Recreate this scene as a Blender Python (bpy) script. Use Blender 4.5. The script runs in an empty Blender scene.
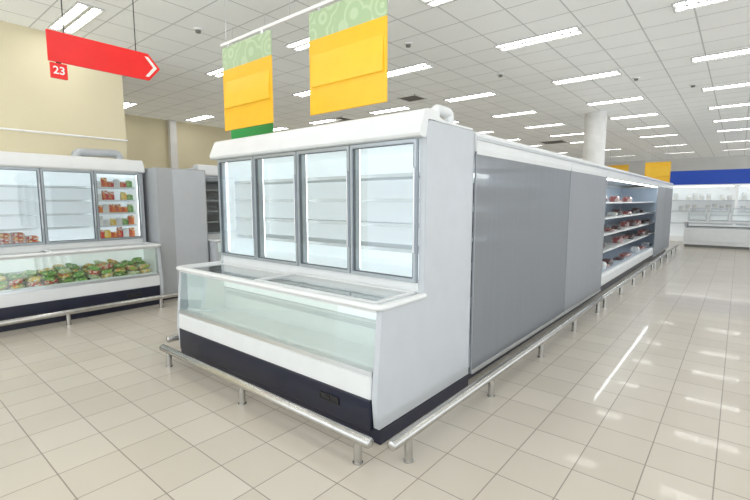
import bpy, bmesh, math, random
from mathutils import Vector, Matrix
random.seed(7)
scene = bpy.context.scene
COL = scene.collection
H = 3.85

# ------------------------------------------------------------------ materials
def nt(name):
    m = bpy.data.materials.new(name); m.use_nodes = True
    n = m.node_tree; n.nodes.clear()
    out = n.nodes.new('ShaderNodeOutputMaterial')
    return m, n, out

def mat(name, col, rough=0.5, metal=0.0, var=0.04, scale=6.0, emit=0.0, bump=0.0, bscale=80, coat=0.0):
    m, n, out = nt(name)
    p = n.nodes.new('ShaderNodeBsdfPrincipled')
    p.inputs['Roughness'].default_value = rough
    p.inputs['Metallic'].default_value = metal
    p.inputs['Coat Weight'].default_value = coat
    tc = n.nodes.new('ShaderNodeTexCoord')
    no = n.nodes.new('ShaderNodeTexNoise'); no.inputs['Scale'].default_value = scale
    n.links.new(tc.outputs['Object'], no.inputs['Vector'])
    r = n.nodes.new('ShaderNodeValToRGB')
    r.color_ramp.elements[0].position = 0.3; r.color_ramp.elements[1].position = 0.7
    r.color_ramp.elements[0].color = tuple(c*(1-var) for c in col)+(1,)
    r.color_ramp.elements[1].color = tuple(min(1, c*(1+var)) for c in col)+(1,)
    n.links.new(no.outputs['Fac'], r.inputs['Fac'])
    n.links.new(r.outputs['Color'], p.inputs['Base Color'])
    if emit > 0:
        p.inputs['Emission Color'].default_value = tuple(col)+(1,)
        p.inputs['Emission Strength'].default_value = emit
    if bump > 0:
        nb = n.nodes.new('ShaderNodeTexNoise'); nb.inputs['Scale'].default_value = bscale
        n.links.new(tc.outputs['Object'], nb.inputs['Vector'])
        b = n.nodes.new('ShaderNodeBump'); b.inputs['Strength'].default_value = bump
        b.inputs['Distance'].default_value = 0.01
        n.links.new(nb.outputs['Fac'], b.inputs['Height'])
        n.links.new(b.outputs['Normal'], p.inputs['Normal'])
    n.links.new(p.outputs[0], out.inputs[0])
    return m

def louvre_mat(name, strength):
    """lamp diffuser with cross slats"""
    m, n, out = nt(name)
    p = n.nodes.new('ShaderNodeBsdfPrincipled'); p.inputs['Base Color'].default_value = (.8, .8, .8, 1)
    tc = n.nodes.new('ShaderNodeTexCoord'); b = n.nodes.new('ShaderNodeTexBrick')
    b.offset = 0; b.inputs['Scale'].default_value = 1
    b.inputs['Brick Width'].default_value = .115; b.inputs['Row Height'].default_value = .5
    b.inputs['Mortar Size'].default_value = .014; b.inputs['Mortar Smooth'].default_value = .1
    b.inputs['Color1'].default_value = (1, .985, .96, 1); b.inputs['Color2'].default_value = (1, .985, .96, 1)
    b.inputs['Mortar'].default_value = (.05, .05, .05, 1)
    n.links.new(tc.outputs['Object'], b.inputs['Vector'])
    n.links.new(b.outputs['Color'], p.inputs['Emission Color'])
    p.inputs['Emission Strength'].default_value = strength
    n.links.new(p.outputs[0], out.inputs[0])
    return m

def glass_mat(name, tint, refl=0.05):
    m, n, out = nt(name)
    t = n.nodes.new('ShaderNodeBsdfTransparent'); t.inputs[0].default_value = tint+(1,)
    g = n.nodes.new('ShaderNodeBsdfGlossy'); g.inputs['Roughness'].default_value = 0.02
    lw = n.nodes.new('ShaderNodeLayerWeight'); lw.inputs[0].default_value = 0.5
    pw = n.nodes.new('ShaderNodeMath'); pw.operation = 'POWER'; pw.inputs[1].default_value = 5.0
    n.links.new(lw.outputs['Facing'], pw.inputs[0])
    no = n.nodes.new('ShaderNodeTexNoise'); no.inputs['Scale'].default_value = 2.0
    mu = n.nodes.new('ShaderNodeMath'); mu.operation = 'MULTIPLY_ADD'; mu.inputs[1].default_value = .02
    n.links.new(no.outputs['Fac'], mu.inputs[0]); n.links.new(pw.outputs[0], mu.inputs[2])
    a = n.nodes.new('ShaderNodeMath'); a.operation = 'ADD'; a.inputs[1].default_value = refl; a.use_clamp = True
    n.links.new(mu.outputs[0], a.inputs[0])
    mx = n.nodes.new('ShaderNodeMixShader')
    n.links.new(a.outputs[0], mx.inputs[0]); n.links.new(t.outputs[0], mx.inputs[1]); n.links.new(g.outputs[0], mx.inputs[2])
    n.links.new(mx.outputs[0], out.inputs[0])
    return m

def tile_mat(name, size, c1, c2, mortar, msize, rough, bumpd, offx=0, offy=0, coat=0.0, fine=0.0, croughness=.04, emit=0.0):
    m, n, out = nt(name)
    p = n.nodes.new('ShaderNodeBsdfPrincipled'); p.inputs['Roughness'].default_value = rough
    p.inputs['Coat Weight'].default_value = coat
    p.inputs['Coat Roughness'].default_value = croughness
    tc = n.nodes.new('ShaderNodeTexCoord')
    mp = n.nodes.new('ShaderNodeMapping'); mp.inputs['Location'].default_value = (offx, offy, 0)
    n.links.new(tc.outputs['Object'], mp.inputs[0])
    b = n.nodes.new('ShaderNodeTexBrick'); b.offset = 0; b.squash = 1
    b.inputs['Scale'].default_value = 1.0
    b.inputs['Brick Width'].default_value = size; b.inputs['Row Height'].default_value = size
    b.inputs['Mortar Size'].default_value = msize; b.inputs['Mortar Smooth'].default_value = 0.2
    b.inputs['Bias'].default_value = 0
    b.inputs['Color1'].default_value = c1+(1,); b.inputs['Color2'].default_value = c2+(1,)
    b.inputs['Mortar'].default_value = mortar+(1,)
    n.links.new(mp.outputs[0], b.inputs['Vector'])
    no = n.nodes.new('ShaderNodeTexNoise'); no.inputs['Scale'].default_value = 1.3; no.inputs['Detail'].default_value = 8
    n.links.new(tc.outputs['Object'], no.inputs['Vector'])
    mr = n.nodes.new('ShaderNodeMapRange'); mr.inputs[3].default_value = 0.94; mr.inputs[4].default_value = 1.05
    n.links.new(no.outputs['Fac'], mr.inputs[0])
    mx = n.nodes.new('ShaderNodeMix'); mx.data_type = 'RGBA'; mx.blend_type = 'MULTIPLY'; mx.inputs[0].default_value = 1
    n.links.new(b.outputs['Color'], mx.inputs[6]); n.links.new(mr.outputs[0], mx.inputs[7])
    last = mx.outputs[2]
    if fine > 0:
        nf = n.nodes.new('ShaderNodeTexNoise'); nf.inputs['Scale'].default_value = 60; nf.inputs['Detail'].default_value = 6
        n.links.new(tc.outputs['Object'], nf.inputs['Vector'])
        m2 = n.nodes.new('ShaderNodeMapRange'); m2.inputs[1].default_value = .35; m2.inputs[2].default_value = .6
        m2.inputs[3].default_value = 1-fine; m2.inputs[4].default_value = 1.0
        n.links.new(nf.outputs['Fac'], m2.inputs[0])
        m3 = n.nodes.new('ShaderNodeMix'); m3.data_type = 'RGBA'; m3.blend_type = 'MULTIPLY'; m3.inputs[0].default_value = 1
        n.links.new(mx.outputs[2], m3.inputs[6]); n.links.new(m2.outputs[0], m3.inputs[7])
        last = m3.outputs[2]
    n.links.new(last, p.inputs['Base Color'])
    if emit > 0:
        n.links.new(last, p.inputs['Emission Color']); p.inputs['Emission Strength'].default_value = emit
    bp = n.nodes.new('ShaderNodeBump'); bp.inputs['Strength'].default_value = 0.5; bp.inputs['Distance'].default_value = bumpd
    bp.invert = True
    n.links.new(b.outputs['Fac'], bp.inputs['Height']); n.links.new(bp.outputs[0], p.inputs['Normal'])
    n.links.new(p.outputs[0], out.inputs[0])
    return m

def swirl_mat(name):
    m, n, out = nt(name)
    p = n.nodes.new('ShaderNodeBsdfPrincipled'); p.inputs['Roughness'].default_value = .4
    tc = n.nodes.new('ShaderNodeTexCoord')
    v = n.nodes.new('ShaderNodeTexVoronoi'); v.inputs['Scale'].default_value = 5.0
    n.links.new(tc.outputs['Object'], v.inputs['Vector'])
    mu = n.nodes.new('ShaderNodeMath'); mu.operation = 'MULTIPLY'; mu.inputs[1].default_value = 22
    n.links.new(v.outputs['Distance'], mu.inputs[0])
    s = n.nodes.new('ShaderNodeMath'); s.operation = 'SINE'; n.links.new(mu.outputs[0], s.inputs[0])
    r = n.nodes.new('ShaderNodeValToRGB')
    r.color_ramp.elements[0].position = .25; r.color_ramp.elements[0].color = (.41, .55, .33, 1)
    r.color_ramp.elements[1].position = .7; r.color_ramp.elements[1].color = (.50, .63, .42, 1)
    n.links.new(s.outputs[0], r.inputs[0]); n.links.new(r.outputs[0], p.inputs['Base Color'])
    n.links.new(p.outputs[0], out.inputs[0])
    return m

def blind_mat(name, col, trans=.10):
    m, n, out = nt(name)
    p = n.nodes.new('ShaderNodeBsdfPrincipled'); p.inputs['Roughness'].default_value = .48
    p.inputs['Metallic'].default_value = 0
    tc = n.nodes.new('ShaderNodeTexCoord')
    v = n.nodes.new('ShaderNodeTexVoronoi'); v.inputs['Scale'].default_value = 90
    n.links.new(tc.outputs['Object'], v.inputs['Vector'])
    r = n.nodes.new('ShaderNodeValToRGB')
    r.color_ramp.elements[0].position = .15; r.color_ramp.elements[0].color = tuple(c*.85 for c in col)+(1,)
    r.color_ramp.elements[1].position = .35; r.color_ramp.elements[1].color = col+(1,)
    n.links.new(v.outputs['Distance'], r.inputs[0])
    mp = n.nodes.new('ShaderNodeMapping'); mp.inputs['Scale'].default_value = (14, 1, .6)
    ns = n.nodes.new('ShaderNodeTexNoise'); ns.inputs['Scale'].default_value = 1.5; ns.inputs['Detail'].default_value = 4
    n.links.new(tc.outputs['Object'], mp.inputs[0]); n.links.new(mp.outputs[0], ns.inputs['Vector'])
    mr = n.nodes.new('ShaderNodeMapRange'); mr.inputs[3].default_value = .92; mr.inputs[4].default_value = 1.08
    n.links.new(ns.outputs['Fac'], mr.inputs[0])
    mc = n.nodes.new('ShaderNodeMix'); mc.data_type = 'RGBA'; mc.blend_type = 'MULTIPLY'; mc.inputs[0].default_value = 1
    n.links.new(r.outputs[0], mc.inputs[6]); n.links.new(mr.outputs[0], mc.inputs[7])
    n.links.new(mc.outputs[2], p.inputs['Base Color'])
    no = n.nodes.new('ShaderNodeTexNoise'); no.inputs['Scale'].default_value = 1.4; no.inputs['Detail'].default_value = 0
    n.links.new(tc.outputs['Object'], no.inputs['Vector'])
    b = n.nodes.new('ShaderNodeBump'); b.inputs['Strength'].default_value = .3; b.inputs['Distance'].default_value = .05
    n.links.new(no.outputs['Fac'], b.inputs['Height']); n.links.new(b.outputs[0], p.inputs['Normal'])
    t = n.nodes.new('ShaderNodeBsdfTransparent'); mx = n.nodes.new('ShaderNodeMixShader'); mx.inputs[0].default_value = trans
    n.links.new(p.outputs[0], mx.inputs[1]); n.links.new(t.outputs[0], mx.inputs[2])
    n.links.new(mx.outputs[0], out.inputs[0])
    return m

def veg_mat(name, cols, scale=40):
    m, n, out = nt(name)
    p = n.nodes.new('ShaderNodeBsdfPrincipled'); p.inputs['Roughness'].default_value = .3
    tc = n.nodes.new('ShaderNodeTexCoord')
    v = n.nodes.new('ShaderNodeTexVoronoi'); v.inputs['Scale'].default_value = scale
    n.links.new(tc.outputs['Object'], v.inputs['Vector'])
    sp = n.nodes.new('ShaderNodeSeparateColor'); n.links.new(v.outputs['Color'], sp.inputs[0])
    r = n.nodes.new('ShaderNodeValToRGB'); r.color_ramp.interpolation = 'CONSTANT'
    els = r.color_ramp.elements
    els[0].position = 0; els[0].color = cols[0]+(1,); els[1].position = 1/len(cols); els[1].color = cols[1]+(1,)
    for i in range(2, len(cols)):
        e = els.new(i/len(cols)); e.color = cols[i]+(1,)
    n.links.new(sp.outputs[0], r.inputs[0]); n.links.new(r.outputs[0], p.inputs['Base Color'])
    n.links.new(p.outputs[0], out.inputs[0])
    return m

M = {}
M['white'] = mat('white_enamel', (.77, .79, .80), .35, var=.02)
M['panel'] = mat('side_panel_grey_white', (.55, .58, .62), .38, var=.02)
M['inner'] = mat('cabinet_interior', (.70, .755, .75), .5, var=.02, emit=.12)  # tub glows slightly by itself, so the chest opening looks less dark
M['innerglow'] = mat('glowing_liner', (.72, .78, .78), .5, var=.02, emit=.38)  # self-glowing liner, stands in for light on the back walls
M['shelfin'] = mat('shelving_interior', (.78, .80, .80), .5, var=.02, emit=.2)  # emission put in so the distant shelving looks brighter
M['lit'] = mat('cabinet_liner_glow', (.75, .80, .815), .5, var=.02, emit=.32)  # liner emits by itself, on top of what the lamp strips give
M['shelfg'] = mat('wire_shelf_grey', (.62, .67, .70), .4, var=.02)
M['openback'] = mat('open_cooler_back', (.48, .55, .64), .5, var=.02, emit=.04)  # faint emission brightens the open cooler lining
M['navy'] = mat('navy_plinth', (.014, .017, .036), .35, var=.1)
M['frame'] = mat('door_frame_grey', (.42, .46, .50), .30, .5, var=.04)
M['gasket'] = mat('gasket_dark', (.12, .14, .16), .5)
M['alu'] = mat('aluminium', (.62, .64, .66), .3, .8, var=.03)
M['steel'] = mat('bumper_steel', (.52, .515, .50), .24, .95, var=.05, scale=20)
M['led'] = mat('case_lamp_strip', (.95, 1, 1), .4, var=.0, emit=2.2)
M['led2'] = mat('canopy_lamp_strip', (.95, 1, 1), .4, var=.0, emit=13)
M['tube'] = louvre_mat('ceiling_lamp_louvre', 12)
M['louvre'] = mat('lamp_reflector', (.60, .61, .60), .3, var=.02)
M['glass'] = glass_mat('clear_glass', (.97, .985, .985), .05)
M['glasslid'] = glass_mat('lid_glass_reflective', (.96, .98, .98), .28)  # reflection raised to brighten the lids over the dark chest
M['glassg'] = glass_mat('tinted_glass', (.95, .972, .963), .08)
M['grey'] = mat('grey_cabinet', (.44, .46, .48), .45, var=.02)
M['wall'] = mat('yellow_plaster', (.76, .69, .49), .8, var=.03, scale=1.0, bump=.1)
M['wallw'] = mat('white_plaster', (.80, .80, .79), .8, var=.03, scale=1.0, bump=.1)
M['column'] = mat('column_paint', (.84, .84, .83), .6)
M['yellow'] = mat('yellow_acrylic', (.88, .50, .025), .28, var=.03, emit=.06)
M['yellow2'] = mat('yellow_acrylic_pocket', (.90, .55, .045), .22, var=.03, emit=.06)
M['green'] = mat('green_board', (.02, .36, .08), .4)
M['swirl'] = swirl_mat('green_swirl_print')
M['red'] = mat('red_sign', (.80, .015, .015), .35, var=.03, emit=.08)
M['signw'] = mat('sign_white', (.92, .92, .92), .4, var=.0)
M['black'] = mat('black_plastic', (.02, .02, .022), .4)
M['vent'] = mat('vent_grey', (.20, .20, .19), .5)
M['blind'] = blind_mat('night_blind_fabric', (.31, .33, .36), .38)
M['blind2'] = blind_mat('night_blind_fabric_dark', (.33, .345, .375), .10)
M['guide'] = mat('blind_guide_grey', (.30, .32, .35), .4, .3)
M['blue'] = mat('blue_fascia', (.008, .06, .42), .4, var=.05, emit=.1)
M['pipe'] = mat('insulated_pipe', (.50, .53, .57), .35, .4)
M['floor'] = tile_mat('floor_tiles', .31, (.62, .57, .495), (.56, .51, .435), (.29, .25, .21), .0036, .3, .001, coat=.23)
M['ceil'] = tile_mat('ceiling_tiles', .6, (.89, .91, .90), (.865, .885, .875), (.54, .56, .55), .010, .8, .003, fine=.05, emit=.09)  # ceiling emission only brightens the tiles, which are no light source
M['veg1'] = veg_mat('green_vegetable_bag', [(.08, .34, .03), (.25, .48, .08), (.60, .68, .30), (.05, .22, .02)])
M['veg2'] = veg_mat('mixed_vegetable_bag', [(.80, .45, .04), (.25, .48, .06), (.80, .72, .45), (.70, .10, .03)])
M['veg3'] = veg_mat('pale_vegetable_bag', [(.70, .76, .55), (.40, .58, .15), (.84, .84, .74)])
M['veg4'] = veg_mat('red_vegetable_bag', [(.60, .03, .02), (.75, .25, .06), (.80, .70, .55)], 30)
M['veg5'] = veg_mat('yellow_vegetable_bag', [(.85, .55, .04), (.88, .72, .18), (.85, .82, .6)], 30)
M['pkr'] = veg_mat('red_food_pack', [(.55, .03, .025), (.65, .22, .08), (.75, .66, .6)], 26)
M['pkg'] = veg_mat('green_food_pack', [(.12, .30, .08), (.30, .42, .15), (.75, .7, .55)], 22)
M['pko'] = veg_mat('orange_food_pack', [(.70, .20, .03), (.55, .08, .03), (.80, .6, .3)], 26)
M['pky'] = veg_mat('yellow_food_pack', [(.80, .50, .07), (.80, .68, .25), (.8, .76, .6)], 22)
M['pkw'] = veg_mat('white_food_pack', [(.76, .76, .73), (.68, .70, .72), (.45, .15, .12)], 18)
M['meat'] = veg_mat('meat_tray', [(.38, .16, .15), (.46, .26, .25), (.28, .09, .09), (.6, .52, .5)], 20)
M['dark'] = veg_mat('dark_tray', [(.05, .045, .045), (.15, .08, .08), (.25, .25, .25)], 16)
M['pale'] = veg_mat('pale_carton', [(.75, .76, .74), (.6, .65, .7), (.82, .8, .74)], 10)

# ------------------------------------------------------------------ mesh helpers
def merge(bm, tmp):
    me = bpy.data.meshes.new('t'); tmp.to_mesh(me); bm.from_mesh(me); bpy.data.meshes.remove(me); tmp.free()

def box(bm, x0, x1, y0, y1, z0, z1, bev=0.0, seg=2):
    t = bmesh.new()
    bmesh.ops.create_cube(t, size=1)
    for v in t.verts:
        v.co = Vector((x0+(v.co.x+.5)*(x1-x0), y0+(v.co.y+.5)*(y1-y0), z0+(v.co.z+.5)*(z1-z0)))
    if bev > 0:
        bmesh.ops.bevel(t, geom=t.edges[:], offset=bev, segments=seg, affect='EDGES', profile=.5)
    merge(bm, t)

def ring(bm, x0, x1, z0, z1, y0, y1, w, bev=.004):
    t = bmesh.new()
    o = [(x0, z0), (x1, z0), (x1, z1), (x0, z1)]
    i = [(x0+w, z0+w), (x1-w, z0+w), (x1-w, z1-w), (x0+w, z1-w)]
    vo0 = [t.verts.new((a, y0, b)) for a, b in o]; vi0 = [t.verts.new((a, y0, b)) for a, b in i]
    vo1 = [t.verts.new((a, y1, b)) for a, b in o]; vi1 = [t.verts.new((a, y1, b)) for a, b in i]
    for k in range(4):
        j = (k+1) % 4
        t.faces.new((vo0[k], vo0[j], vi0[j], vi0[k])); t.faces.new((vo1[j], vo1[k], vi1[k], vi1[j]))
        t.faces.new((vo0[j], vo0[k], vo1[k], vo1[j])); t.faces.new((vi0[k], vi0[j], vi1[j], vi1[k]))
    bmesh.ops.recalc_face_normals(t, faces=t.faces[:])
    if bev: bmesh.ops.bevel(t, geom=t.edges[:], offset=bev, segments=2, affect='EDGES')
    merge(bm, t)

def prism(bm, prof, x0, x1, bev=0.0):
    """extrude (y,z) profile along x"""
    t = bmesh.new()
    a = [t.verts.new((x0, y, z)) for y, z in prof]; b = [t.verts.new((x1, y, z)) for y, z in prof]
    t.faces.new(a); t.faces.new(b[::-1])
    n = len(prof)
    for k in range(n):
        j = (k+1) % n
        t.faces.new((a[k], b[k], b[j], a[j]))
    bmesh.ops.recalc_face_normals(t, faces=t.faces[:])
    if bev: bmesh.ops.bevel(t, geom=t.edges[:], offset=bev, segments=2, affect='EDGES')
    merge(bm, t)

def fillet(pts, rad, n=6):
    pts = [Vector(p) for p in pts]; out = [pts[0]]
    for k in range(1, len(pts)-1):
        p = pts[k]; a = (pts[k-1]-p); b = (pts[k+1]-p)
        r = min(rad, a.length*.49, b.length*.49)
        A = p+a.normalized()*r; B = p+b.normalized()*r
        for i in range(n+1):
            t = i/n
            out.append(A*(1-t)**2+p*2*t*(1-t)+B*t*t)
    out.append(pts[-1]); return out

def tube(bm, pts, r, seg=14, rz=None, taper=False):
    t = bmesh.new(); pts = [Vector(p) for p in pts]; rz = rz or r
    tang = []
    for k in range(len(pts)):
        a = pts[max(0, k-1)]; b = pts[min(len(pts)-1, k+1)]
        tang.append((b-a).normalized())
    up = Vector((0, 0, 1)) if abs(tang[0].z) < .9 else Vector((1, 0, 0))
    side = tang[0].cross(up).normalized(); rings = []
    for k, p in enumerate(pts):
        T = tang[k]; side = (side - T*side.dot(T)).normalized(); u = side.cross(T).normalized()
        f = .6 if taper and k in (0, len(pts)-1) else (.9 if taper and k in (1, len(pts)-2) else 1)
        rings.append([t.verts.new(p+side*math.cos(2*math.pi*i/seg)*r*f+u*math.sin(2*math.pi*i/seg)*rz*f) for i in range(seg)])
    for k in range(len(rings)-1):
        for i in range(seg):
            j = (i+1) % seg
            t.faces.new((rings[k][i], rings[k][j], rings[k+1][j], rings[k+1][i]))
    t.faces.new(rings[0]); t.faces.new(rings[-1][::-1])
    bmesh.ops.recalc_face_normals(t, faces=t.faces[:])
    merge(bm, t)

def make(name, bm, m, parent=None, smooth=False, loc=None, label=None):
    me = bpy.data.meshes.new(name); bm.to_mesh(me); bm.free()
    me.materials.append(m)
    if smooth:
        for p in me.polygons: p.use_smooth = True
        try: me.set_sharp_from_angle(angle=math.radians(35))
        except Exception: pass
    o = bpy.data.objects.new(name, me); COL.objects.link(o)
    if parent: o.parent = parent
    if loc: o.location = loc
    if label: o['label'] = label
    return o

def root(name, label, cat, loc=(0, 0, 0), rz=0.0, group=None):
    e = bpy.data.objects.new(name, None); COL.objects.link(e)
    if len(loc) == 2: loc = (loc[0], loc[1], 0)
    e.location = loc; e.rotation_euler = (0, 0, rz); e.empty_display_size = .1
    e['label'] = label; e['category'] = cat
    if group: e['group'] = group
    return e

def tag(o, label, cat, group=None):
    o['label'] = label; o['category'] = cat
    if group: o['group'] = group
    return o

def part(name, m, parent, fn, smooth=False, label=None, loc=None):
    bm = bmesh.new(); fn(bm)
    return make(name, bm, m, parent, smooth, loc, label)

def copy_tree(src, loc, rz=None, parent=None):
    c = src.copy(); COL.objects.link(c)
    if parent is not None: c.parent = parent
    else:
        c.location = loc
        if rz is not None: c.rotation_euler = (0, 0, rz)
    for ch in src.children: copy_tree(ch, None, None, c)
    return c

def struct(name, m, x0, x1, y0, y1, z0, z1, label):
    bm = bmesh.new(); box(bm, x0, x1, y0, y1, z0, z1)
    o = make(name, bm, m); o['kind'] = 'structure'; o['label'] = label; o['category'] = name.split('_')[0]
    return o

# ------------------------------------------------------------------ room
struct('floor', M['floor'], -13.2, 9, -4, 30.2, -.1, 0, 'glossy cream ceramic tiled shop floor with brownish grout')
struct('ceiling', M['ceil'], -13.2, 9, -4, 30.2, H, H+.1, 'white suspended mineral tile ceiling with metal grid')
struct('wall_left', M['wall'], -7.75, -7.62, -4, 2.95, 0, H, 'pale yellow painted plaster wall behind the freezers')
struct('wall_return', M['wall'], -13.05, -7.755, 2.82, 2.95, 0, H, 'pale yellow plaster wall stepping back to an alcove')
struct('wall_left_far', M['wall'], -13.2, -13.06, 2.82, 30, 0, H, 'pale yellow plaster wall set further back')
struct('wall_back', M['wallw'], -13.05, 9, 30.02, 30.2, 0, H, 'white plaster wall at the far end of the shop')
struct('trim_1', M['wallw'], -13.05, -12.9, 6.2, 6.4, 0, H, 'white vertical duct strip on the yellow wall')

c = root('support_column', 'round white painted support column rising behind the cooler row', 'column', (-3.15, 13.1, 0))
part('shaft', M['column'], c, lambda bm: tube(bm, [(0, 0, .12), (0, 0, H)], .27, 40), True)
part('column_base', M['vent'], c, lambda bm: tube(bm, [(0, 0, 0), (0, 0, .12)], .29, 40), True)

# ------------------------------------------------------------------ combination freezer
W = 2.52
def side_prof():
    p = [(.02, .10), (.0, .30), (.05, .845), (.44, .855)]
    for i in range(5):
        a = i/4*math.pi/2
        p.append((.44+.06*math.sin(a), .915-.06*math.cos(a)))
    for i in range(6):
        a = i/5*math.pi/2
        p.append((.56-.06*math.cos(a), 1.97+.06*math.sin(a)))
    p += [(1.17, 2.03), (1.17, .10)]
    return p

def combi(loc, rz, label):
    r = root('combination_freezer', label, 'freezer', loc, rz)
    for x0, x1 in ((0, .05), (W-.05, W)):
        part('side_panel', M['panel'], r, lambda bm: prism(bm, side_prof(), x0, x1, .005))
    part('plinth', M['navy'], r, lambda bm: (box(bm, .0, W, .03, 1.17, 0.0, .095, .004), box(bm, .055, W-.055, -.005, .10, .08, .285, .01)))
    part('ventilation_grille', M['black'], r, lambda bm: (ring(bm, W-.50, W-.32, .175, .225, -.014, 0, .008, 0), box(bm, W-.492, W-.328, -.009, 0, .183, .217), box(bm, W-.44, W-.40, -.018, -.009, .19, .21, .003)))
    part('front_panel', M['white'], r, lambda bm: prism(bm, [(-.005, .285), (.0, .43), (.05, .45), (.09, .45), (.09, .285)], .052, W-.052, .006), True)
    def tub(bm):
        box(bm, .05, W-.05, .09, .52, .36, .40)
        box(bm, .05, W-.05, .50, .54, .36, .86)
        box(bm, .05, W-.05, .09, .11, .36, .47)
        box(bm, .051, .056, .10, .50, .40, .84); box(bm, W-.056, W-.051, .10, .50, .40, .84)
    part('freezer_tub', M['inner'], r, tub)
    part('glowing_liner', M['innerglow'], r, lambda bm: box(bm, .056, W-.056, .493, .50, .62, .845))  # added strip, its glow lifts the shaded top of the tub back
    def vg(bm):
        for z in (.55, .565, .58): box(bm, .08, W-.08, .494, .499, z, z+.004)
        box(bm, .06, W-.06, .485, .493, .612, .62)
    part('air_grille', M['shelfg'], r, vg)
    part('glass_edge_strip', M['alu'], r, lambda bm: prism(bm, [(.002, .432), (.006, .462), (.018, .462), (.018, .432)], .05, W-.05))
    part('front_glass', M['glassg'], r, lambda bm: prism(bm, [(.012, .45), (.054, .83), (.056, .83), (.014, .45)], .05, W-.05))
    def rim(bm):
        path = fillet([(.008, .50, .862), (.008, .03, .862), (W-.008, .03, .862), (W-.008, .50, .862)], .06)
        tube(bm, path, .029, 16, .020)
        box(bm, .04, W-.04, .035, .075, .825, .86, .004)
    part('chest_rail', M['white'], r, rim, True)
    for k, (x0, x1, z) in enumerate(((.06, 1.34, .850), (1.20, W-.06, .866))):
        def lid(bm):
            box(bm, x0, x1, .065, .095, z, z+.018, .003); box(bm, x0, x1, .460, .49, z, z+.018, .003)
            box(bm, x0, x0+.035, .095, .460, z, z+.018, .003); box(bm, x1-.035, x1, .095, .460, z, z+.018, .003)
        l = part('sliding_lid', M['white'], r, lid)
        part('lid_glass', M['glasslid'], l, lambda bm: box(bm, x0+.035, x1-.035, .095, .460, z+.006, z+.009))
        part('lid_handle', M['white'], l, lambda bm: box(bm, (x0+x1)/2-.12, (x0+x1)/2+.12, .055, .068, z+.002, z+.014, .003))
    def upper(bm):
        box(bm, .05, W-.05, .495, .60, .86, .945, .006)
        box(bm, .05, W-.05, .56, 1.17, 1.92, 2.03)
    part('upper_body', M['white'], r, upper)
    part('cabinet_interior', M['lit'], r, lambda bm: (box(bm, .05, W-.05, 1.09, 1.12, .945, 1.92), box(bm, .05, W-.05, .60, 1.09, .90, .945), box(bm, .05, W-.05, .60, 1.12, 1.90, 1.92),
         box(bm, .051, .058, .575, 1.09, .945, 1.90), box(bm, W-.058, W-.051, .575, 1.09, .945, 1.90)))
    part('lower_back', M['panel'], r, lambda bm: box(bm, .05, W-.05, 1.12, 1.17, .10, 1.92))
    def cap(bm):
        prism(bm, [(.455, 1.912), (.43, 1.918), (.418, 1.935), (.425, 1.965), (.475, 2.075), (.49, 2.092), (.515, 2.10), (.62, 2.10), (.62, 2.035), (.52, 2.03), (.495, 1.912)], -.003, W+.003, .002)
        prism(bm, [(.62, 2.035), (.62, 2.08), (.75, 2.05), (1.16, 2.05), (1.16, 2.035)], .01, W-.01)
    part('top_fascia', M['white'], r, cap, True)
    for z in (1.125, 1.31, 1.495, 1.68):
        def sh(bm):
            box(bm, .06, W-.06, .66, 1.08, z, z+.006)
            box(bm, .06, W-.06, .65, .662, z-.004, z+.022)
        part('shelf', M['shelfg'], r, sh)
    dw = (W-.10)/4
    for k in range(5):
        x = .05+k*dw
        if 0 < k < 4: part('door_mullion', M['frame'], r, lambda bm: box(bm, x-.018, x+.018, .51, .56, .945, 1.92))
        part('interior_lamp', M['led'], r, lambda bm: box(bm, max(.059, x-.014), min(W-.059, x+.014), .562, .572, .98, 1.89))
    for k in range(4):
        x0 = .05+k*dw+.003; x1 = .05+(k+1)*dw-.003
        d = part('door', M['frame'], r, lambda bm: ring(bm, x0, x1, .948, 1.908, .468, .505, .024, .005))
        part('door_gasket', M['gasket'], d, lambda bm: ring(bm, x0+.023, x1-.023, .971, 1.885, .474, .50, .007, 0))
        part('door_glass', M['glass'], d, lambda bm: box(bm, x0+.029, x1-.029, .480, .486, .978, 1.878))
        part('door_handle', M['alu'], d, lambda bm: box(bm, x1-.020, x1-.008, .452, .472, 1.15, 1.72, .004))
    return r

FZ = combi((-4.12, 1.95, 0), 0, 'white freezer with four empty glass doors above a glass-fronted chest')
FZ2 = combi((-6.40, .35, 0), math.pi/2, 'white freezer with vegetable bags in its chest by the yellow wall')
FZ3 = copy_tree(FZ2, (-6.40, 3.74, 0), math.pi/2)
FZ3['label'] = 'unlit combination freezer standing beyond the tall grey cabinet'
for ch in list(FZ3.children):
    if ch.name.startswith(('cabinet_interior', 'interior_lamp', 'shelf')):
        ch.data = ch.data.copy(); ch.data.materials[0] = M['grey']  # glowing lining and lamps swapped for grey, so the interior looks unlit

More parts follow.
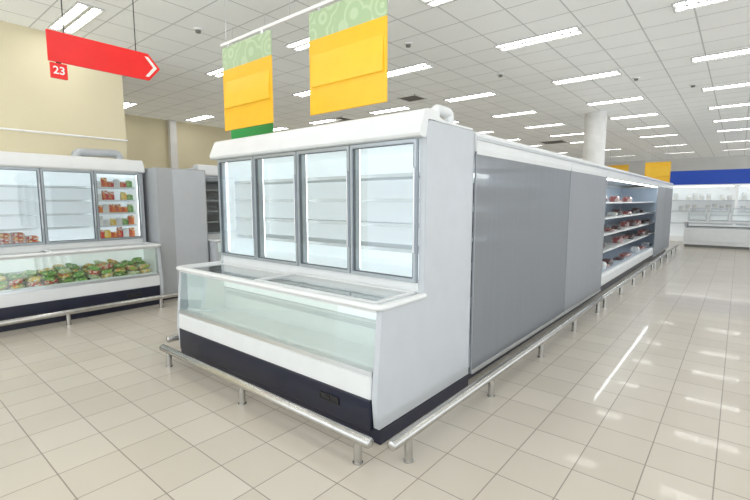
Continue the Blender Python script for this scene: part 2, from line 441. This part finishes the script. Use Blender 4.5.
def pack_mesh(name, w, d, h, kind):
    bm = bmesh.new()
    if kind == 'pillow':
        n, mm = 8, 7
        for s in (1, -1):
            g = [[None]*(mm+1) for _ in range(n+1)]
            for i in range(n+1):
                for j in range(mm+1):
                    u = i/n*2-1; v = j/mm*2-1
                    z = s*h/2*max(0, (1-u**4))**.6*max(0, (1-v**4))**.6*(1+.15*math.sin(5*u+3*v*s))
                    g[i][j] = bm.verts.new((u*w/2, v*d/2, z))
            for i in range(n):
                for j in range(mm):
                    f = (g[i][j], g[i+1][j], g[i+1][j+1], g[i][j+1])
                    bm.faces.new(f if s > 0 else f[::-1])
        bmesh.ops.remove_doubles(bm, verts=bm.verts[:], dist=.0005)
    elif kind == 'tray':
        a = [(-w/2*.85, -d/2*.85, 0), (w/2*.85, -d/2*.85, 0), (w/2*.85, d/2*.85, 0), (-w/2*.85, d/2*.85, 0)]
        b = [(-w/2, -d/2, h*.6), (w/2, -d/2, h*.6), (w/2, d/2, h*.6), (-w/2, d/2, h*.6)]
        cc = [(-w/2*.7, -d/2*.7, h), (w/2*.7, -d/2*.7, h), (w/2*.7, d/2*.7, h), (-w/2*.7, d/2*.7, h)]
        R = [[bm.verts.new(p) for p in q] for q in (a, b, cc)]
        for L in range(2):
            for k in range(4):
                j = (k+1) % 4; bm.faces.new((R[L][k], R[L][j], R[L+1][j], R[L+1][k]))
        bm.faces.new(R[0][::-1]); bm.faces.new(R[2])
    elif kind == 'carton':
        box(bm, -w/2, w/2, -d/2, d/2, 0, h*.9, .004)
        box(bm, -w/2*.8, w/2*.8, -.003, .003, h*.9, h)
    else:
        rings = []
        for z, sx, sy in ((0, 1, .8), (.04*h, 1, 1), (.7*h, .98, .85), (.93*h, .97, .2), (h, 1, .06)):
            rings.append([bm.verts.new((x*w/2*sx, y*d/2*sy, z)) for x, y in ((-1, -1), (0, -1.15), (1, -1), (1, 1), (0, 1.15), (-1, 1))])
        for L in range(len(rings)-1):
            for k in range(6):
                j = (k+1) % 6; bm.faces.new((rings[L][k], rings[L][j], rings[L+1][j], rings[L+1][k]))
        bm.faces.new(rings[0][::-1]); bm.faces.new(rings[-1])
    bmesh.ops.recalc_face_normals(bm, faces=bm.faces[:])
    me = bpy.data.meshes.new(name); bm.to_mesh(me); bm.free()
    if kind == 'pillow':
        for p in me.polygons: p.use_smooth = True
    return me

cache = {}
def place(me, m, name, label, cat, group, loc, rot=(0, 0, 0), sc=1):
    key = me.name+m.name
    if key not in cache:
        c2 = me.copy(); c2.materials.clear(); c2.materials.append(m); cache[key] = c2
    o = bpy.data.objects.new(name, cache[key]); COL.objects.link(o)
    o.location = loc; o.rotation_euler = rot; o.scale = sc if isinstance(sc, tuple) else (sc,)*3
    tag(o, label, cat, group); return o
bagm = pack_mesh('bag', .205, .20, .085, 'pillow')
standm = pack_mesh('stand', .095, .06, .155, 'stand')
cartm = pack_mesh('carton', .105, .045, .14, 'carton')
traym = pack_mesh('tray', .24, .17, .06, 'tray')
def fz2(x, y, z): return (-6.40 - y, .35 + x, z)
kinds = [(M['veg1'], 'green frozen vegetable bag lying in the chest freezer'),
         (M['veg2'], 'colourful mixed frozen vegetable bag lying in the chest freezer'),
         (M['veg3'], 'pale green frozen vegetable bag lying in the chest freezer'),
         (M['veg4'], 'red frozen vegetable bag lying in the chest freezer'),
         (M['veg5'], 'yellow frozen vegetable bag lying in the chest freezer')]
for col in range(12):
    for row in range(3):
        for lay in range(4):
            if lay == 3 and random.random() < .3: continue
            m, lb = kinds[random.choice([0, 0, 1, 1, 2, 3, 4])]
            x = .55+col*.162+random.uniform(-.01, .01); y = .175+row*.122
            z = .435+lay*.055+random.uniform(-.004, .01)+row*.015
            place(bagm, m, 'frozen_vegetable_bag', lb, 'frozen food bag', 'frozen bags in the chest freezer',
                  fz2(x, y, z), (random.uniform(-.35, .35), random.uniform(-.4, .4), random.uniform(-.5, .5)), (.60, .72, .72))
pk = [(M['pkr'], 'red'), (M['pko'], 'orange'), (M['pkg'], 'green'), (M['pky'], 'yellow'), (M['pkw'], 'white')]
dwf = (W-.1)/4
for lev, z in enumerate((.946, 1.132, 1.317, 1.502, 1.687)):
    x = .05+3*dwf+.125
    while x < .05+4*dwf-.045:
        m, cn = pk[random.choice([0, 1, 1, 2, 3, 4, 4])]
        if random.random() < .94:
            place(random.choice([standm, cartm, cartm]), m, 'frozen_food_pack', cn+' packet of frozen food standing on a freezer shelf', 'frozen food packet',
                  'frozen packets behind the glass doors', fz2(x, .74, z+.001), (0, 0, math.pi/2+random.uniform(-.1, .1)), (.78, 1, random.choice([.7, .85, .95, 1.05])))
        x += .084
for i in range(4):
    for lay in range(3 if i < 3 else 2):
        place(traym, M['pkr'] if (i+lay) % 3 else M['pko'], 'frozen_food_tray', 'flat red frozen food pack stacked on the freezer floor', 'frozen food packet',
              'flat packs behind the glass doors', fz2(.05+dwf+.085+i*.145, .76, .947+lay*.05), (0, 0, 0), (.9, .75, .8))

g = root('grey_end_cabinet', 'tall plain light grey cabinet standing between two freezers', 'cabinet', (-7.6, 2.93, 0))
part('cabinet_body', M['grey'], g, lambda bm: (box(bm, 0, 1.0, 0, .78, .08, 1.99, .006)))
part('cabinet_seam', M['panel'], g, lambda bm: box(bm, 1.0, 1.006, .24, .76, .10, 1.97, .002))
part('cabinet_plinth', M['navy'], g, lambda bm: box(bm, .02, .97, .02, .76, 0, .08))

# ------------------------------------------------------------------ bumper rails
def bumper(p0, p1, n, z, label, e0=.15, e1=.15, r_=.031):
    p0 = Vector(p0); p1 = Vector(p1); d = (p1-p0); L = d.length
    r = root('floor_bumper_rail', label, 'bumper rail', (p0.x, p0.y, 0), math.atan2(d.y, d.x), 'steel floor bumper rails')
    part('rail_tube', M['steel'], r, lambda bm: tube(bm, [(-.012, 0, z), (-.006, 0, z), (.004, 0, z), (L-.004, 0, z), (L+.006, 0, z), (L+.012, 0, z)], r_, 24, taper=True), True)
    for k in range(n):
        x = e0+(L-e0-e1)*k/max(1, n-1)
        part('rail_post', M['steel'], r, lambda bm: (tube(bm, [(x, 0, .0), (x, 0, z)], .024, 16), tube(bm, [(x, 0, 0), (x, 0, .006)], .031, 20)), True)
    return r
bumper((-4.02, 1.76), (-1.50, 1.76), 3, .152, 'brushed steel floor bumper rail along the freezer chest front', .12, .09)
bumper((-1.375, 1.80), (-1.375, 6.55), 5, .165, 'brushed steel floor bumper rail beside the covered cooler row', .16, .18)
bumper((-1.375, 6.58), (-1.375, 11.3), 5, .165, 'brushed steel floor bumper rail beside the open cooler row', .18, .18)
bumper((-1.375, 11.33), (-1.375, 16.1), 5, .165, 'brushed steel floor bumper rail beside the last coolers', .18, .18)
bumper((-4.21, 1.90), (-4.21, 6.0), 5, .152, 'brushed steel floor bumper rail along the freezer side', .3, .18)
bumper((-6.2, .25), (-6.2, 2.98), 3, .152, 'brushed steel floor bumper rail before the vegetable freezer', .25, .25)

# ------------------------------------------------------------------ multideck coolers
SHZ = (.62, .90, 1.18, 1.46)
def multideck(y0, w, blind, label, left=True, right=True, inside=True):
    r = root('multideck_cooler', label, 'refrigerated cabinet', (-1.60, y0, 0), math.pi/2, 'multideck coolers in the row')
    D = 1.2
    part('base_plinth', M['navy'], r, lambda bm: box(bm, 0.002, w-.002, .06, D, 0, .13))
    def body(bm):
        box(bm, 0.002, w-.002, 1.10, D, .13, 2.0)
        prism(bm, [(.03, .13), (.0, .16), (.0, .30), (.02, .33), (.06, .33), (.08, .26), (1.1, .26), (1.1, .13)], .002, w-.002, .004)
    part('cooler_body', M['white'], r, body)
    xs = ([.002] if left else [])+([w-.032] if right else [])
    for x in xs:
        part('side_panel', M['openback'], r, lambda bm: prism(bm, [(.06, .26), (.02, .34), (.02, 1.86), (1.1, 1.86), (1.1, .26)], x, x+.03))
    part('canopy', M['white'], r, lambda bm: prism(bm, [(-.01, 1.85), (-.02, 1.90), (-.02, 2.0), (.0, 2.03), (D, 2.03), (D, 1.93), (.25, 1.93), (.12, 1.86)], .0, w, .004))
    part('canopy_trim', M['alu'], r, lambda bm: box(bm, .0, w, -.028, -.018, 1.965, 1.99, .002))
    if blind:
        part('night_blind', M[blind], r, lambda bm: box(bm, .012, w-.012, -.012, -.010, .13, 1.87))
        part('blind_bar', M['alu'], r, lambda bm: box(bm, .01, w-.01, -.022, .0, .095, .13, .005))
        for x in (0, w-.012):
            part('blind_guide', M['guide'], r, lambda bm: box(bm, x, x+.012, -.016, .0, .10, 1.88, .002))
    if inside:
        part('back_liner', M['innerglow'] if blind == 'blind' else M['openback'], r, lambda bm: box(bm, .002, w-.002, 1.06, 1.10, .30, 1.86))  # behind the translucent blind the liner itself glows to show the stock
        for i, z in enumerate(SHZ):
            yf = .14+i*.03
            s = part('shelf', M['white'], r, lambda bm: box(bm, .004, w-.004, yf+.015, 1.06, z, z+.016))
            part('price_rail', M['white'], s, lambda bm: box(bm, .004, w-.004, yf, yf+.015, z-.006, z+.022))
        if blind != 'blind':
            part('canopy_lamp', M['led2'], r, lambda bm: box(bm, .01, w-.01, .055, .085, 1.845, 1.86))
        else:
            part('shelf_lamp', M['led'], r, lambda bm: box(bm, .06, w-.06, 1.02, 1.055, 1.80, 1.85))  # added at the back so the stock shows through the blind
        part('tray_floor', M['openback'], r, lambda bm: box(bm, .004, w-.004, .08, 1.06, .28, .31))
    return r
def stock(y0, w, dens, tall=False):
    n = int((w-.1)/.262)
    for li, z in enumerate((.312,)+tuple(s+.018 for s in SHZ)):
        for i in range(n):
            if random.random() > dens: continue
            m, cn = random.choice([(M['meat'], 'pink meat'), (M['meat'], 'pink meat'), (M['dark'], 'dark'), (M['dark'], 'dark'), (M['pale'], 'pale')])
            yy = .22 if li == 0 else .14+(li-1)*.03+.13+random.uniform(0, .15)
            place(traym, m, 'food_tray', cn+' food tray on a cooler shelf', 'food tray', 'food trays in the coolers',
                  (-1.60-yy, y0+.18+i*.262, z), (0, 0, math.pi/2), (random.choice([.7, 1]), 1, random.choice([2.0, 2.8, 3.2]) if tall else random.choice([.8, 1.2, 2.0])))
multideck(3.13, 2.47, 'blind', 'white cooler covered by a lowered grey night blind, next to freezer')
stock(3.13, 2.47, .8, True)
multideck(5.60, 1.85, 'blind2', 'white cooler covered by a darker grey night blind', inside=False)
ow = 1.816
for k in range(3):
    y0 = 7.45+k*ow
    multideck(y0, ow, None, 'open lit white multideck cooler with stocked shelves', left=(k == 0), right=False)
    stock(y0, ow, .5)
multideck(7.45+3*ow, 1.55, 'blind2', 'white cooler with its grey blind lowered beyond the open ones', left=False)
stock(7.45+3*ow, 1.55, .4)
multideck(7.45+3*ow+1.55, 1.55, 'blind2', 'last white cooler of the row, grey night blind lowered', inside=False)

p_ = root('roof_pipe', 'short white bent refrigerant pipe on top of the freezer', 'pipe', (-1.72, 2.74, 2.052))
part('pipe_bend', M['white'], p_, lambda bm: tube(bm, fillet([(0, 0, 0), (0, 0, .10), (0, .20, .10), (0, .20, .0)], .04), .036, 16), True)
part('pipe_flange', M['panel'], p_, lambda bm: tube(bm, [(0, 0, 0), (0, 0, .02)], .05, 20), True)
part('pipe_flange', M['panel'], p_, lambda bm: tube(bm, [(0, .20, 0), (0, .20, .02)], .05, 20), True)
p2 = root('insulated_duct', 'silver grey insulated bent pipe on top of the freezer', 'duct', (-7.32, 2.17, 2.052))
part('duct_tube', M['pipe'], p2, lambda bm: tube(bm, fillet([(0, -.02, .0), (0, -.02, .14), (0, .55, .16), (0, .55, .0)], .09), .058, 18), True)
part('duct_collar', M['panel'], p2, lambda bm: tube(bm, [(0, .55, 0), (0, .55, .03)], .08, 20), True)
part('duct_collar', M['panel'], p2, lambda bm: tube(bm, [(0, -.02, 0), (0, -.02, .03)], .08, 20), True)

wr = root('wall_rail', 'thin white horizontal rail fixed to the yellow wall', 'rail', (-7.56, -1, 2.45))
part('rail_bar', M['signw'], wr, lambda bm: tube(bm, [(0, 0, 0), (0, 3.95, 0)], .014, 12), True)
for y in (.2, 1.4, 2.6, 3.8):
    part('rail_bracket', M['signw'], wr, lambda bm: box(bm, -.062, .0, y-.012, y+.012, -.012, .012))

# ------------------------------------------------------------------ ceiling lights
def light0():
    r = root('ceiling_light', 'rectangular fluorescent ceiling light with white louvre', 'ceiling light', (0, 0, H), 0, 'fluorescent ceiling lights')
    def hs(bm):
        box(bm, -.6, .6, -.15, -.135, -.02, 0); box(bm, -.6, .6, .135, .15, -.02, 0)
        box(bm, -.6, -.585, -.135, .135, -.02, 0); box(bm, .585, .6, -.135, .135, -.02, 0)
        box(bm, -.585, .585, -.022, .022, -.02, 0); box(bm, -.585, .585, -.135, .135, -.005, 0)
    part('light_housing', M['louvre'], r, hs)
    for y in (-.078, .078):
        def q(bm):
            v = [bm.verts.new(p) for p in ((-.575, y-.033, -.012), (-.575, y+.033, -.012), (.575, y+.033, -.012), (.575, y-.033, -.012))]
            bm.faces.new(v)
        part('light_tube', M['tube'], r, q)
    return r
L0 = light0(); first = True
for X in (-12.0, -9.6, -7.2, -4.9, -2.45, -.2, 2.2, 4.6):
    for Y in (-2.6, -.3, 2.1, 4.6, 6.65, 9.25, 11.8, 14.2, 16.6, 19.0, 22.6, 26.2):
        if Y < 2.8 and X < -7.6: continue
        if X > 2 and Y > 8: continue
        if X == -9.6 and Y == 4.6: continue
        if X < -9 and Y > 12: continue
        X_ = -6.8 if (X == -7.2 and Y < 3) else X
        if first: L0.location = (X_, Y, H); first = False
        else: copy_tree(L0, (X_, Y, H), 0)

def vent(x, y, s=.5):
    r = root('ceiling_vent', 'square slatted dark ceiling air vent', 'ceiling vent', (x, y, H), 0, 'ceiling air vents')
    part('vent_frame', M['wallw'], r, lambda bm: (box(bm, -s/2, s/2, -s/2, -s/2+.03, -.02, 0), box(bm, -s/2, s/2, s/2-.03, s/2, -.02, 0), box(bm, -s/2, -s/2+.03, -s/2, s/2, -.02, 0), box(bm, s/2-.03, s/2, -s/2, s/2, -.02, 0)))
    part('vent_slats', M['vent'], r, lambda bm: [box(bm, -s/2+.03, s/2-.03, -s/2+.04+k*.055, -s/2+.07+k*.055, -.018, 0) for k in range(int((s-.06)/.055))])
vent(-5.95, 8.5); vent(-5.9, 18.3, .9); vent(-9.0, 9.3)
def det(x, y):
    r = root('smoke_detector', 'small round white ceiling smoke detector', 'smoke detector', (x, y, H), 0, 'ceiling smoke detectors')
    part('detector_base', M['signw'], r, lambda bm: tube(bm, [(0, 0, -.02), (0, 0, 0)], .06, 24), True)
    part('detector_head', M['vent'], r, lambda bm: tube(bm, [(0, 0, -.05), (0, 0, -.02)], .035, 20), True)
for x, y in ((-1.7, 9.9), (-4.0, 5.6), (-3.6, 8.0), (-.9, 11.2), (-5.9, 3.3)): det(x, y)

# ------------------------------------------------------------------ hanging signs
def hang_sign(x0, x1, y, z0, z1, label, wire=True, gfrac=.27):
    r = root('hanging_sign', label, 'hanging sign', ((x0+x1)/2, y, z0), 0, 'yellow hanging signs')
    w = (x1-x0)/2; h = z1-z0; zg = h*(1-gfrac)
    if gfrac > 0: part('sign_header', M['swirl'], r, lambda bm: box(bm, -w, w, -.006, .006, zg, h))
    part('sign_board', M['yellow'], r, lambda bm: box(bm, -w, w, -.010, .010, 0, zg, .003))
    prof = [(-.011, zg*.36), (-.030, zg*.37), (-.024, zg*.58), (-.012, zg*.78), (-.011, zg*.80)]
    part('sign_pocket', M['yellow2'], r, lambda bm: prism(bm, prof, -w*.90, w*.94))
    if wire:
        for x in (-w*.7, w*.7):
            part('sign_clip', M['alu'], r, lambda bm: box(bm, x-.015, x+.015, -.012, .012, h-.01, h+.025))
    return r
SY = 3.0
hang_sign(-4.83, -3.91, SY, 2.335, 3.285, 'yellow acrylic sign with green swirl header before a green board')
hang_sign(-3.31, -2.36, SY, 2.335, 3.285, 'yellow acrylic sign with green swirl header above the freezer doors')
rr = root('sign_rail', 'white horizontal hanging rail carrying the yellow signs on wires', 'hanging rail', (-3.6, SY, 3.31))
part('rail_bar', M['signw'], rr, lambda bm: box(bm, -1.25, 1.9, -.012, .012, 0, .03))
for x in (-1.15, 0, 1.5):
    part('suspension_wire', M['alu'], rr, lambda bm: tube(bm, [(x, 0, .03), (x, 0, H-3.31)], .004, 8))
gb = root('green_board', 'plain green board hanging on wires behind the yellow sign', 'hanging sign', (-5.03, 3.5, 2.24))
part('board_panel', M['green'], gb, lambda bm: box(bm, -.46, .46, -.008, .008, 0, .45, .002))
for x in (-.35, .35):
    part('suspension_wire', M['alu'], gb, lambda bm: tube(bm, [(x, 0, .45), (x, 0, H-2.24)], .003, 8))
for (x0, x1, y, z0, z1) in ((-2.94, -2.1, 20, 2.1, 2.98), (-4.75, -3.85, 22, 2.25, 3.08)):
    s = hang_sign(x0, x1, y, z0, z1, 'plain yellow hanging sign above the distant aisles', False, 0)
    for x in (-.3, .3):
        part('suspension_wire', M['alu'], s, lambda bm: tube(bm, [(x, 0, z1-z0), (x, 0, H-z0)], .005, 6))

rs = root('arrow_sign', 'red arrow-shaped hanging sign with white chevron and number tag', 'direction sign', (-5.0, 1.305, 2.79))
part('arrow_board', M['red'], rs, lambda bm: prism(bm, [(0, 0), (.90, 0), (1.02, .14), (.90, .275), (0, .275)], -.012, .012, .002))
part('arrow_chevron', M['signw'], rs, lambda bm: prism(bm, [(.86, .035), (.895, .035), (.985, .14), (.895, .24), (.86, .24), (.945, .14)], .013, .016), label='white chevron')
part('number_tag', M['red'], rs, lambda bm: box(bm, -.012, .012, .01, .145, -.150, -.012, .002))
def textmesh(body, size, name, parent, loc, rot):
    cu = bpy.data.curves.new(name, 'FONT'); cu.body = body; cu.size = size; cu.extrude = .001
    cu.align_x = 'CENTER'; cu.align_y = 'CENTER'; cu.offset = .0015
    o = bpy.data.objects.new(name+'_tmp', cu); COL.objects.link(o)
    bpy.context.view_layer.update()
    me = bpy.data.meshes.new_from_object(o.evaluated_get(bpy.context.evaluated_depsgraph_get()))
    bpy.data.objects.remove(o)
    me.materials.clear(); me.materials.append(M['signw'])
    t = bpy.data.objects.new(name, me); COL.objects.link(t); t.parent = parent
    t.location = loc; t.rotation_euler = rot
    return t
textmesh('23', .098, 'sign_number', rs, (.0145, .0775, -.081), (math.pi/2, 0, math.pi/2))
for y in (.14, .78):
    part('suspension_rod', M['black'], rs, lambda bm: tube(bm, [(0, y, .275), (0, y, H-2.79)], .005, 8))
part('tag_joiner', M['black'], rs, lambda bm: box(bm, -.004, .004, .06, .10, -.014, .002))

# ------------------------------------------------------------------ far right area
for k in range(4):
    r = root('display_shelving', 'tall white lit shelving unit below the blue fascia', 'shelving', (-2.1+k*2.0, 20.0, 0), 0, 'white shelving under the blue fascia')
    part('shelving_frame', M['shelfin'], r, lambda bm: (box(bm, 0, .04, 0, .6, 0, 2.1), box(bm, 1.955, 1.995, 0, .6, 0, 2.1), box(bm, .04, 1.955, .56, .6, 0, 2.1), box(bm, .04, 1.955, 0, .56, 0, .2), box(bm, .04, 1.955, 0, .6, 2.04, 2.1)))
    for z in (.65, 1.1, 1.5):
        part('shelf', M['shelfg'], r, lambda bm: box(bm, .04, 1.955, .08, .56, z, z+.03))
    part('shelf_lamp', M['led'], r, lambda bm: box(bm, .1, 1.9, .05, .12, 2.01, 2.04))
    if k < 2:
        for z in (1.131, 1.531):
            for i in range(9):
                if random.random() < .25: continue
                m, cn = random.choice([(M['pale'], 'pale'), (M['pale'], 'pale'), (M['pkw'], 'white')])
                place(standm, m, 'packaged_product', cn+' carton standing on a white shelving unit', 'carton', 'cartons on the white shelving',
                      (-2.1+k*2.0+.2+i*.2, 20.25, z), (0, 0, random.uniform(-.1, .1)), (1.5, 1.5, random.choice([1.2, 1.5, 1.7])))
bf = root('overhead_fascia', 'long blue fascia band standing above the white shelving', 'fascia', (-2.1, 20.0, 2.1))
part('fascia_panel', M['blue'], bf, lambda bm: box(bm, 0, 8, 0, .06, .01, .50, .01))
for z in (0, .49):
    part('fascia_frame', M['blue'], bf, lambda bm: box(bm, 0, 8, -.01, .08, z, z+.02))
curve = [(.17, .87)]+[(.50-.33*math.cos(a), .95+.30*math.sin(a)) for a in [i/8*math.pi/2 for i in range(9)]]
for k in range(3):
    r = root('serving_counter', 'white serving counter with curved glass display cases on top', 'counter', (-1.4+k*1.9, 17.6, 0), 0, 'white serving counters')
    part('counter_body', M['white'], r, lambda bm: (box(bm, .04, 1.76, .04, .8, .08, .62, .01), box(bm, .2, 1.6, .02, .04, .2, .55, .005)))
    part('counter_shelf', M['grey'], r, lambda bm: box(bm, .08, 1.72, .06, .8, .62, .66))
    part('counter_top', M['white'], r, lambda bm: box(bm, 0, 1.8, 0, .85, .80, .84, .01))
    for x in (.04, 1.70):
        part('counter_leg', M['panel'], r, lambda bm: box(bm, x, x+.06, .06, .8, .66, .80))
    part('counter_plinth', M['vent'], r, lambda bm: box(bm, .08, 1.72, .1, .75, 0, .08))
    for j in range(3):
        x = .12+j*.56
        part('display_case', M['glass'], r, lambda bm: prism(bm, curve+[(.66, 1.25), (.66, .87)], x+.01, x+.45))
        part('display_case_frame', M['shelfg'], r, lambda bm: (box(bm, x-.01, x+.47, .14, .67, .84, .87), box(bm, x-.01, x+.47, .50, .66, 1.25, 1.27), box(bm, x-.01, x+.005, .655, .67, .87, 1.26), box(bm, x+.455, x+.47, .655, .67, .87, 1.26),
             tube(bm, [(x, a, b) for a, b in curve], .012, 8), tube(bm, [(x+.46, a, b) for a, b in curve], .012, 8), box(bm, x, x+.46, .25, .66, 1.03, 1.045)))

# ------------------------------------------------------------------ world, camera
w = bpy.data.worlds.new('World'); scene.world = w; w.use_nodes = True
bg = w.node_tree.nodes['Background']; bg.inputs[0].default_value = (.92, .97, 1, 1); bg.inputs[1].default_value = 1.5  # uniform fill light added, enters where the room has no walls
cam = bpy.data.cameras.new('camera'); co = bpy.data.objects.new('camera', cam); COL.objects.link(co)
cam.sensor_width = 36; cam.lens = 437/750*36; cam.clip_end = 200
co.location = (0, 0, 1.5); co.rotation_euler = (math.radians(90-6.4), 0, math.radians(39.7))
scene.camera = co
scene.view_settings.view_transform = 'Standard'
scene.view_settings.exposure = 0.5
